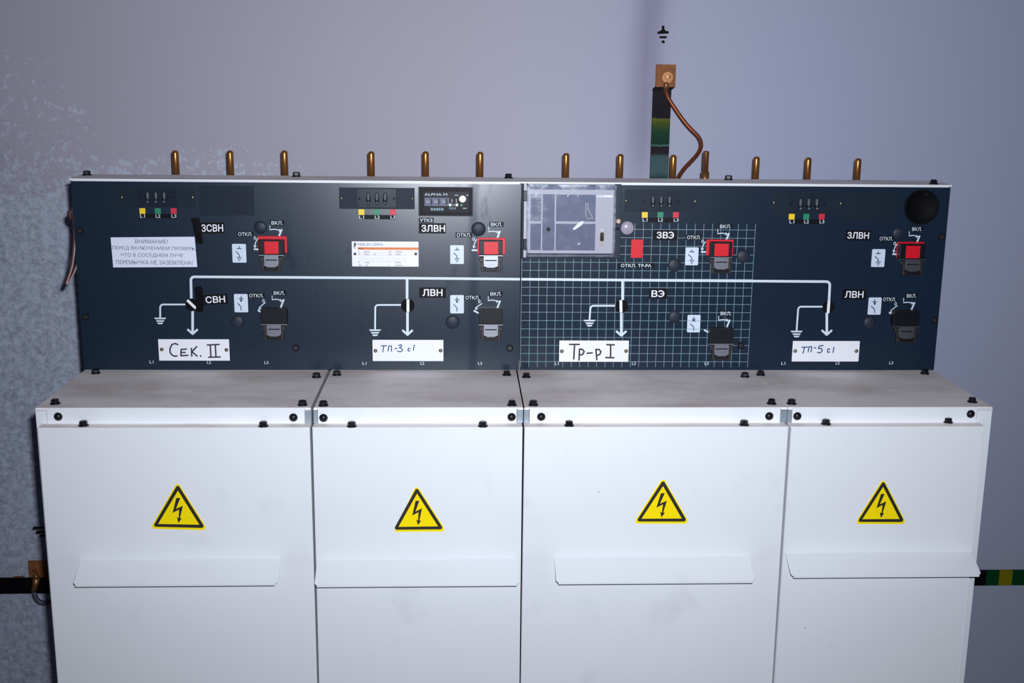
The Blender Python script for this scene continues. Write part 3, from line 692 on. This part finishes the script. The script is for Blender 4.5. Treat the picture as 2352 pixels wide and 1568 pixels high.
# panel screws
for root, L in ((LP, ((183, 530), (196.5, 728), (679, 799), (1171, 799.5))), (RP, ((1702, 793.5), (2163, 544), (2146, 735.5)))):
    for x, y in L:
        g = G(D); g.disc(x, y, 8, 0, .0012, M_blackm, 20); g.disc(x, y, 6, .0012, .004, M_arm, 6); g.build('panel_screw', root)
# round black socket cover top right
g = G(D); X, Z, sx, sz, y = g.fr(2116, 475); R_ = 39.5*sx
g.lathe((X, D, Z), (0, -1, 0), [(R_, 0), (R_, .003), (R_*.95, .0042), (R_*.90, .003), (R_*.88, .0012), (0, .0012)], M_blackm, 48)
g.disc(2128, 446, 1.6, .0012, .0022, M_screw, 10); o = g.build('round_cover', RP); o['label'] = 'large round black cover'
# blanking plates
g = G(D); g.rect(454, 427, 584, 494.5, 0, .0004, M_recess); g.line([(454, 427), (456, 497)], 1.0, .0008, M_plug); g.build('blanking_plate', LP)
g = G(D); g.rect(1941.5, 443, 2062, 509.5, 0, .0004, M_recess); g.build('blanking_plate', RP)
# red trip button and clear button
g = G(D); g.rect(1449.5, 550, 1477, 592, 0, .004, M_red); g.rect(1452, 553, 1474.5, 555, .004, .0043, M_crimson); g.rect(1454, 557, 1472, 588, .004, .0052, M_red)
o = g.build('trip_button', RP, bevel=.0006); o['label'] = 'red rectangular trip button'
M_clearb = mat('pinkish_clear_plastic', (160, 150, 168), .18, spec=.7, var=.2, vscale=90)
g = G(D); g.dome(1441, 523.5, 15.5, .002, .005, M_clearb, 28); o = g.build('clear_button_cover', RP); o['label'] = 'clear round button cover'

# fault indicator
g = G(D)
g.rect(961, 429.5, 1087, 496.5, 0, .0025, M_plug); 
for a in ((963.5, 431.5, 1084.5, 440), (963.5, 486.5, 1084.5, 494.5), (963.5, 440, 972, 486.5), (1077, 440, 1084.5, 486.5)): g.rect(*a, .0025, .0065, M_relaybox)
fi = g.build('fault_indicator', LP); fi['label'] = 'black framed fault current indicator'
g = G(D); t = .0036; g.rect(972, 440, 1077, 486.5, .0025, .0033, M_screen)
g.text('ALPHA M', 1001, 446.5, 52, 5.5, t, M_print, 0)
g.rect(975, 454, 1031.5, 473, .0033, .0036, M_relayd)
for k, t_ in enumerate(('L1', 'L2', 'L3')): g.text(t_, 984+18*k, 462.5, 7, 5, .0039, M_print, 0)
for k in range(3): g.disc(990.5+17.5*k, 463, 2.8, .0036, .0042, M_plug, 14, ry=8)
g.rect(988, 476.5, 1020, 484.5, .0033, .0036, M_plug); g.text('T: 400A', 1004, 480.5, 26, 4, .0039, M_print2, 0) if False else None
for k in range(5): g.rect(990+k*6, 478, 994+k*6, 483, .0036, .0038, M_print2)
for x in (1038, 1048): g.rect(x-1, 457, x+1, 465, .0033, .0037, M_relayf)
g.rect(1031.5, 467.5, 1036, 473.5, .0033, .004, M_cream); g.rect(1047, 467.5, 1052, 473.5, .0033, .004, M_cream); g.rect(1036, 468, 1047, 473, .0033, .0038, M_relayd)
for k in range(5): g.rect(1032+k*3.4, 475.5, 1033.4+k*3.4, 481, .0033, .0036, M_print2)
g.rect(1044.5, 446.8, 1053, 449.4, .0033, .0036, M_print2); g.rect(1070, 447.2, 1077, 449.4, .0033, .0036, M_print2); g.rect(1063, 477, 1072, 479.5, .0033, .0036, M_print2)
g.disc(1060, 471, 3, .0033, .004, M_greenp, 12)
g.build('indicator_face', fi)
g = G(D); g.disc(1062.5, 457, 7.8, .0033, .006, M_cream, 28); o = g.build('cream_disc', fi); o['label'] = 'round cream disc'  # plain pale cream disc set on the indicator face

# maker's plate
g = G(D); g.rect(808.5, 554.5, 961.5, 612, 0, .0008, M_white); t = .0011
g.text('MERLIN GERIN', 850.5, 561.3, 58, 6, t, M_ink, 0); g.rect(821.5, 568, 961.3, 573.6, .0008, t, M_orange); g.text('RM6', 829, 571, 11, 4, t+.0002, M_arm, 0)
for cy in (559, 562.5): g.line([(812.5, cy-1.2), (818, cy-1.2), (812.5, cy+1.6), (818, cy+1.6)], 1.3, t, M_marker)
g.line(arc(815.3, 567.5, 2.6, 40, 320, 8), 1.2, t, M_marker)
for x in (815.3, 955): g.disc(x, 583, 3.2, .0008, t, M_marker, 16)
for x0_, x1_, y in ((823, 826, 578), (835, 849, 578), (823, 828, 583.5), (836, 848, 584), (858, 863, 584), (892, 899, 578), (908, 924, 578), (892, 900, 584), (908, 921, 584), (823, 827, 602), (838, 849, 603), (823, 831, 608.5), (839, 846, 609), (892, 894, 602), (908, 921, 603), (892, 894, 608.5), (908, 925, 609)):
    g.rect(x0_, y-1.1, x1_, y+1.1, .0008, t, M_relayf)
for y in (580.8, 586.5, 594, 599.5): g.rect(822, y-.25, 935, y+.25, .0008, t, M_relayf)
o = g.build('rating_plate', LP); o['label'] = 'white rating plate with an orange stripe'

# designation plates with handwriting
def plate(root, x0, y0, x1, y1, strokes, ink, w, screws, lbl):
    g = G(D); g.rect(x0, y0, x1, y1, 0, .0016, M_white)
    for st_ in strokes: g.line(st_, w, .0020, ink, round_=2)
    o = g.build('designation_plate', root); o['label'] = lbl
    for x, y in screws:
        q = G(D); q.dome(x, y, 4.3, .0018, .0012, M_arm, 16); q.dome(x, y, 3.2, .0022, .0014, M_screw, 14); q.rect(x-2.4, y-.5, x+2.4, y+.5, .0034, .0037, M_blackm, .8); q.build('plate_screw', o)
def cr(L, ox, oy, s): return [[(ox+x/s, oy+y/s) for x, y in st_] for st_ in L]
s1 = cr([[(1052, 632), (1030, 622), (1000, 630), (982, 665), (982, 700), (998, 725), (1020, 736), (1045, 734)],
         [(1082, 675), (1080, 732)], [(1082, 675), (1130, 672)], [(1080, 703), (1118, 702)], [(1080, 732), (1143, 728)],
         [(1175, 665), (1178, 736)], [(1222, 650), (1180, 695), (1226, 735)], [(1256, 732), (1260, 736)],
         [(1318, 635), (1424, 630)], [(1330, 745), (1434, 743)], [(1345, 636), (1350, 742)], [(1390, 634), (1396, 742)]], 140, 630, 3.92)
plate(LP, 364.5, 779, 527, 828, s1, M_marker, 3.3, ((371.5, 802.5), (520, 803.5)), 'white plate handwritten "Сек. II"')
s2 = cr([[(688, 643), (738, 642)], [(712, 645), (702, 698)], [(756, 645), (750, 690)], [(756, 645), (782, 645), (780, 692)], [(812, 668), (830, 666)],
         [(845, 640), (865, 632), (874, 642), (852, 660), (875, 668), (880, 685), (862, 697), (835, 690)],
         [(948, 668), (935, 664), (928, 678), (935, 690), (946, 688)], [(986, 636), (978, 684)]], 700, 630, 3.92)
plate(LP, 856, 780.5, 1018.5, 829, s2, M_blue, 2.2, ((862.5, 805.5), (1012, 805)), 'white plate handwritten "ТП-3 с1" in blue')
s3 = cr([[(504, 630), (590, 630)], [(548, 632), (540, 762)], [(592, 672), (588, 770)], [(592, 672), (620, 676), (634, 695), (622, 720), (592, 726)],
         [(660, 710), (706, 706)], [(740, 675), (748, 768)], [(740, 675), (768, 676), (786, 695), (775, 720), (748, 730)],
         [(838, 632), (904, 634)], [(872, 634), (872, 745)], [(828, 748), (902, 750)]], 1180, 630, 3.92)
plate(RP, 1284.5, 782, 1444, 830.5, s3, M_marker, 3.5, ((1290.5, 806.5), (1438, 806)), 'white plate handwritten "Тр-р I"')
s4 = cr([[(556, 656), (608, 654)], [(580, 658), (566, 708)], [(620, 652), (612, 698)], [(620, 652), (645, 650), (638, 698)], [(666, 662), (682, 660)],
         [(748, 640), (712, 644), (704, 668), (732, 666), (740, 685), (722, 706), (696, 702)],
         [(808, 672), (792, 670), (786, 686), (790, 702), (806, 698)], [(844, 656), (836, 702)]], 1700, 630, 3.92)
plate(RP, 1820, 783, 1973.5, 830, s4, M_blue, 2.4, ((1826.5, 806), (1967, 806)), 'white plate handwritten "ТП-5 с1" in blue')

# protection relay behind a clear cover (deeper: bezel, face, port, cover, hinge clips)
g = G(D)
g.rect(1198.5, 419, 1424, 591.5, 0, .001, M_recess); g.rect(1211, 422, 1410, 437, .001, .0013, M_relayd)
g.rect(1211.5, 436, 1408.5, 582, .001, .0016, M_relayf)
for a in ((1218.5, 446, 1243, 508), (1246.5, 446, 1274, 508.5), (1277.5, 447, 1368, 508.5), (1218, 513.5, 1242.5, 574.5), (1245.5, 512, 1273.5, 575), (1276.5, 514, 1367, 575)): g.rect(*a, .0016, .0019, M_relayd)
g.rect(1245, 508.5, 1274, 513.5, .0016, .0018, M_relayd)
g.rect(1370, 448, 1407, 453, .0016, .0019, M_white); g.text('VIP 30', 1379, 450.5, 15, 3.2, .0022, M_ink, 0)
g.disc(1260, 526.5, 4.8, .0019, .0024, M_blackm, 18)
rel = g.build('protection_relay', RP); rel['label'] = 'grey protection relay behind a clear cover'
g = G(D); g.rrect(1376.5, 531, 1389, 556, 5, .0016, .0045, M_screw); g.rrect(1378.5, 533.5, 1387, 554, 3.5, .0045, .0048, M_blackm)
g.disc(1382.5, 528, 3.4, .0016, .0035, M_zinc, 14); g.disc(1382.5, 561, 3, .0016, .005, M_screw, 6); o = g.build('serial_port', rel); o['label'] = 'nine-pin data port'
g = G(D); g.rect(1203.5, 421, 1210, 438, 0, .006, M_relayf); g.rect(1203, 462, 1210.5, 549, 0, .006, M_relayf); g.rect(1202, 574, 1209, 591, 0, .006, M_relayf); g.build('hinge_strip', rel, bevel=.0004)
for y in ((438, 461), (550, 573)):
    g = G(D); g.rect(1202, y[0], 1211, y[1], 0, .0075, M_black); g.build('hinge_clip', rel, bevel=.0008)
# clear lid: front sheet with raised rim and side flap
c0 = hity(1211, 423, D-.022); c1 = hity(1411, 590, D-.022); xa, xb, za, zb = c0.x, c1.x, c1.z, c0.z
b = MB(); nn_ = 24
vs_ = []; fs_ = []
for j in range(nn_+1):
    for k in range(nn_+1): vs_.append((xa+(xb-xa)*k/nn_, D-.022, za+(zb-za)*j/nn_))
for j in range(nn_):
    for k in range(nn_): a = j*(nn_+1)+k; fs_.append((a, a+1, a+nn_+2, a+nn_+1))
b.add(vs_, fs_, M_clear)
for (p, q, r, s_) in ((xa, xa+.0016, za, zb), (xb-.0016, xb, za, zb), (xa, xb, za, za+.0016), (xa, xb, zb-.0016, zb)): b.box(p, q, D-.0236, D-.0016, r, s_, M_clear)
for (p, q, r, s_) in ((xa, xa+.004, za, zb), (xb-.004, xb, za, zb), (xa, xb, za, za+.004), (xa, xb, zb-.004, zb)): b.box(p, q, D-.0246, D-.0228, r, s_, M_clear)
cv = b.build('clear_cover', rel, doubles=False); cv['label'] = 'dusty transparent acrylic cover'
me = cv.data; dn_ = me.attributes.new('dusty', 'FLOAT', 'POINT')
for v in me.vertices:
    u = (v.co.x-xa)/(xb-xa); w = (v.co.z-za)/(zb-za); dn_.data[v.index].value = .9*max(math.exp(-(u/.22)**2)*smooth01((w-.25)/.6), math.exp(-((1-w)/.10)**2)*(1-.5*u), .08)
# scratches on the cover
g = G(D-.0236); 
for pts, w_ in (([(1346, 465), (1345.5, 498)], .6), ([(1350, 466), (1350.5, 480), (1361, 500)], .7), ([(1348, 501), (1363, 502)], .5), ([(1306, 447), (1303, 452)], 1.2), ([(1328, 445), (1326, 452)], .7)): g.line(pts, w_, .0002, M_white)
g.poly([(1315, 526), (1328, 512), (1336, 507.5), (1341, 508), (1338, 515), (1328, 523), (1318, 528.5)], .0002, M_card)
g.poly([(1326, 561), (1331, 557.5), (1333, 558), (1329, 562)], .0002, M_card)
o = g.build('scratch', cv); o['label'] = 'white scratch marks'
g = G(D); g.rect(1413, 424, 1426, 592, 0, .004, M_clear); o = g.build('cover_flap', rel)
g = G(D); g.disc(1420.5, 508, 5.5, .004, .007, M_brassd, 20); g.disc(1420.5, 508, 4, .007, .0074, M_relayf, 18); g.disc(1419, 525.5, 3.2, .004, .0045, M_blackm, 14); g.build('flap_screw', rel)

# ------------------------------------------------------------------ paper notice and tape (own things)
g = G(D); g.poly([(254, 545), (447, 543.5), (453, 613), (260, 614)], .0009, M_paper, .0001)
for txt, cx, cy, w in (('ВНИМАНИЕ!', 348, 554.5, 75), ('ПЕРЕД ВКЛЮЧЕНИЕМ ПРОВЕРЬ,', 354, 570.5, 192), ('ЧТО В СОСЕДНЕМ ЛУЧЕ', 349, 586.5, 143), ('ПЕРЕМЫЧКА НЕ ЗАЗЕМЛЕНА!', 354.5, 602.5, 176)):
    g.text(txt, cx, cy, w, 9.5, .0012, M_ink, 0, -.006)
o = g.build('paper_notice', doubles=False); tag(o, 'white printed paper notice stuck on the left navy panel below the colour marks', 'notice')
def tape(pts, lbl):
    g = G(D); cx = sum(p[0] for p in pts)/len(pts)
    g.poly(pts, .0026, M_tape, .0012); o = g.build('black_tape', bevel=.0005); tag(o, lbl, 'tape', 'strips of black tape')
tape([(437.5, 503), (444, 501), (458, 499.5), (462, 512), (464, 530), (465.5, 550), (466, 560), (452, 560), (448, 545), (443, 520)], 'wrinkled black tape strip beside the top corner of the paper notice')
tape([(446.5, 661), (451, 658.5), (463, 657), (465, 660), (466.5, 690), (467, 708), (464, 717), (450.5, 716), (449.5, 695), (449, 675)], 'plain upright black tape strip covering part of the white busbar branch')

# ------------------------------------------------------------------ brass rods behind the cover
YP = .60
pins = [(401, 345), (527, 345), (652, 345), (851.5, 347), (976.5, 347), (1102, 348), (1299.5, 351), (1424, 353), (1546, 355), (1737, 359), (1856, 361), (1970.5, 363)]
words = ['leftmost', 'second', 'third', 'fourth', 'fifth', 'sixth', 'seventh', 'eighth', 'ninth', 'eleventh', 'twelfth', 'rightmost']
zbase = ZD+.3205
for (x, y), w in zip(pins, words):
    h = hity(x+1, y, YP); r = .0071; L = h.z-zbase; b = MB()
    b.lathe((h.x, YP, zbase), (0, 0, 1), [(0, 0), (r, 0), (r, L-.006), (r*.9, L-.003), (r*.6, L-.0008), (0, L)], M_brass, 20)
    o = b.build('brass_rod', loc=(h.x, YP, zbase))
    lb = f'{w} of the thirteen brass rods from the left, behind the panels' if w not in ('leftmost', 'rightmost') else f'{w} of the thirteen upright brass rods behind the panels'
    tag(o, lb, 'rod', 'upright brass rods')
h = hity(1622, 346, YP-.02); b = MB(); L = h.z-zbase
zc = hity(1618, 394, YP-.02).z-zbase
b.lathe((h.x, YP-.02, zbase), (0, 0, 1), [(0, 0), (.0088, 0), (.0088, zc), (.0066, zc), (.0066, L-.003), (.0055, L-.0008), (0, L)], M_brassd, 20)
tag(b.build('brass_rod', loc=(h.x, YP-.02, zbase)), 'collared duller brass rod, tallest, beside the looping copper wire', 'rod', 'upright brass rods')

# ------------------------------------------------------------------ earthing on the wall
# horizontal bar: centre line passes the left and right ends of the picture
zl = (hity(0, 1327, WALL-.02).z+hity(0, 1361, WALL-.02).z)/2; zr = (hity(2300, 1308.5, WALL-.02).z+hity(2300, 1342, WALL-.02).z)/2
hh = (hity(2300, 1308.5, WALL-.02).z-hity(2300, 1342, WALL-.02).z)/2
print('bus z', zl, zr, hh)
xq = [hity(p, 1325, WALL-.02).x for p in (2266, 2296, 2326)]
K, GR, YE = (8, 6, 12), (6, 62, 30), (124, 118, 14)
e_ = .0004; st_ = [(xq[0]-.04, K), (xq[0]-e_, K), (xq[0], GR), (xq[1]-e_, GR), (xq[1], YE), (xq[2]-e_, YE), (xq[2], GR), (xq[2]+.04, GR)]
Mh = stripes('earth_bar_paint_horizontal', 0, st_)
ang = math.atan2(zr-zl, hity(2300, 1325, WALL-.02).x-hity(0, 1344, WALL-.02).x)
xa = hity(0, 1344, WALL-.02).x
b = MB()
f_ = lambda x: zl+(x-xa)*math.tan(ang)
X0, X1 = -2.2, 3.6; y0, y1 = WALL-.024, WALL-.018
v = [(X0, y0, f_(X0)-hh), (X1, y0, f_(X1)-hh), (X1, y0, f_(X1)+hh), (X0, y0, f_(X0)+hh)]; v += [(p[0], y1, p[2]) for p in v]
b.add(v, [(0, 1, 2, 3), (7, 6, 5, 4), (0, 4, 5, 1), (1, 5, 6, 2), (2, 6, 7, 3), (3, 7, 4, 0)], Mh)
hb = thing('earth_bar', (0, WALL-.02, 0), 'long horizontal painted earthing bar low on the wall, black with green and yellow bands', 'earthing bar')
b.build('flat_bar', hb)
b = MB()
for X in (-1.2, -.35, .8, 1.9, 2.9):
    b = MB(); b.box(X-.012, X+.012, y1, WALL-.0004, f_(X)-.015, f_(X)+.015, M_rust); b.build('wall_bracket', hb)
g = G(WALL-.026)
g.rect(65.5, 1288, 110, 1326, 0, .004, M_rust); g.build('clamp_plate', hb, bevel=.0006)
h = hity(79, 1311, WALL-.03); b = MB(); b.lathe(h, (0, -1, 0), [(.009, 0), (.009, .002), (.0065, .002), (.0065, .009), (.004, .009), (.004, .016), (0, .0165)], M_rust, 6, False); b.build('clamp_bolt', hb)
P = lambda x, y, d: hity(x, y, d)
cab_ = thing('earthing_cable', P(82, 1330, WALL-.04), 'short bent cable with brass lug hanging from the clamp left of the cabinets', 'cable')
b = MB(); b.tube([P(79, 1309, WALL-.040), P(82, 1322, WALL-.041), P(85, 1326, WALL-.042)], [.004, .006, .0075], M_brassd, 14)
b.tube([P(85, 1326, WALL-.042), P(80.5, 1345, WALL-.042), P(78.5, 1358, WALL-.042)], [.0082, .0072, .0062], M_brassd, 14); b.build('cable_lug', cab_)
b = MB(); b.tube([P(78.5, 1356, WALL-.042), P(80, 1367, WALL-.042), P(84, 1376, WALL-.042), P(91, 1382, WALL-.041), P(100, 1384.5, WALL-.040), P(112, 1382, WALL-.038), P(130, 1376, WALL-.036)], .0058, mat('dark_grey_cable', (74, 74, 88), .5), 14); b.build('cable_sheath', cab_)
# wire stubs left of the cabinet
b = MB()
for p, q in (((77, 1211), (110, 1211)), ((84, 1220.5), (112, 1222)), ((92, 1230), (112, 1229))):
    b.tube([P(p[0], p[1], .60), P(q[0], q[1], .60)], .0022, M_blackm, 8)
hx = P(110, 1215, .60); b.box(hx.x, .02, .585, .615, hx.z-.02, hx.z+.02, M_blackm)
tag(b.build('cable_stub', loc=(hx.x, .6, hx.z)), 'dark wire ends poking out behind the left cabinet above the clamp', 'wire')

# vertical bar
yv = WALL-.03
zA = hity(1520, 203, yv).z; zB = hity(1516, 408, yv).z; f2 = hity
xl = (hity(1499, 215, yv).x+hity(1494.5, 400, yv).x)/2; xr = (hity(1542, 215, yv).x+hity(1534.5, 400, yv).x)/2
zz = lambda y: hity(1518, y, yv).z
stv = [(p_, tuple(int(c_*1.0) for c_ in q_)) for p_, q_ in [(zz(425), (10, 42, 34)), (zz(405), (34, 60, 60)), (zz(392), (60, 88, 90)), (zz(356), (58, 82, 84)), (zz(350), (34, 26, 30)), (zz(334), (20, 14, 20)), (zz(331), (70, 110, 104)), (zz(328), (6, 44, 30)), (zz(300), (14, 56, 34)), (zz(280), (60, 74, 24)), (zz(270), (92, 92, 22)), (zz(267.5), (18, 12, 20)), (zz(232), (16, 12, 22)), (zz(203), (22, 18, 24))]]
Mv = stripes('earth_bar_paint_vertical', 2, stv)
vb = thing('earth_riser', ((xl+xr)/2, yv, f_(1.0)), 'upright painted earthing strip with rusty clamp plate on the wall behind the panels', 'earthing bar')
b = MB(); b.box(xl, xr, yv, yv+.006, f_(1.0)+hh, zA, Mv); b.build('flat_strip', vb, bevel=.0005)
b = MB(); p_ = [(1500, 206), (1504, 197), (1508, 196), (1553, 196), (1549, 201), (1545, 206)]
g = G(yv); g.rect(1507, 148, 1552, 200, -.001, .004, M_rust); g.build('clamp_plate', vb, bevel=.0006)
g = G(yv); g.poly([(1504.5, 199), (1550, 199), (1547, 203), (1541.5, 207), (1499, 207), (1500, 203)], .0035, M_blackpaint, 0); g.build('bent_shoulder', vb)
h = hity(1534, 176, yv-.004); b = MB(); b.lathe(h, (0, -1, 0), [(.011, 0), (.011, .002), (.0085, .002), (.0085, .008), (.0045, .008), (.0045, .015), (0, .0155)], M_brassd, 6, False); b.build('clamp_bolt', vb)
b = MB(); b.box(xl+.01, xr-.01, yv+.006, WALL-.0004, zB-.12, zB-.08, M_blackpaint); b.build('wall_bracket', vb)
cw = thing('copper_earth_wire', P(1530, 200, yv-.01), 'bent copper wire looping down from the rusty clamp to behind the panels', 'wire')
pts = [(1528, 199, .716), (1529, 207, .712), (1532, 219, .708), (1540, 234, .704), (1551, 250, .70), (1563, 268, .695), (1576, 285, .69), (1590, 300, .685), (1602, 311, .68), (1609, 322, .675), (1611, 335, .67), (1607, 347, .665), (1599, 358, .66), (1588, 370, .655), (1576, 382, .65), (1567, 393, .645), (1560, 404, .64), (1556, 413, .635), (1553, 422, .632)]
def smoothp(pts, n=3):
    for _ in range(n-1):
        q = [pts[0]]
        for a, c in zip(pts, pts[1:]): q += [a*.75+c*.25, a*.25+c*.75]
        pts = q+[pts[-1]]
    return pts
b = MB(); b.tube(smoothp([P(*p) for p in pts]), .0046, M_copper, 12); b.build('wire', cw)
b = MB(); h1 = P(1533, 178, yv-.012); h2 = P(1530, 193, yv-.011); h3 = P(1529, 207, yv-.011)
b.lathe(h1, (0, -1, 0), [(.012, -.002), (.012, .002), (.007, .002)], M_brassd, 20, False); b.tube([h1+Vector((0, 0, -.010)), h2, h3], [.004, .0055, .0058], M_brassd, 12); b.build('lug', cw)

# ------------------------------------------------------------------ loose wire down the left side of the left panel
lw2 = thing('loose_wire', P(168, 480, D+.02), 'thin brown wire hanging in a loop at the left edge of the left panel', 'wire')
path = [(169, 470), (168, 482), (170, 500), (172, 525), (171.5, 555), (169, 585), (165, 612), (158, 634), (151.5, 650), (152, 653), (156, 650), (164, 636), (171, 622), (177, 607), (182, 600)]
b = MB(); b.tube(smoothp([P(x-1.5, y, D+.012) for x, y in path]), .0030, M_cable, 10); b.build('dark_strand', lw2)
b = MB(); b.tube(smoothp([P(x+1.5, y-.5, D+.008) for x, y in path]), .0014, M_beige, 8); b.build('light_strand', lw2)
b = MB(); b.tube([P(167, 480, D+.012), P(160.5, 489, D+.012), P(161, 498, D+.012), P(168, 508, D+.012)], [.002, .0045, .0045, .002], M_cable, 10); b.build('wire_knot', lw2)
for o in list(bpy.data.objects):
    if o.get('group') is None and 'group' in o: del o['group']
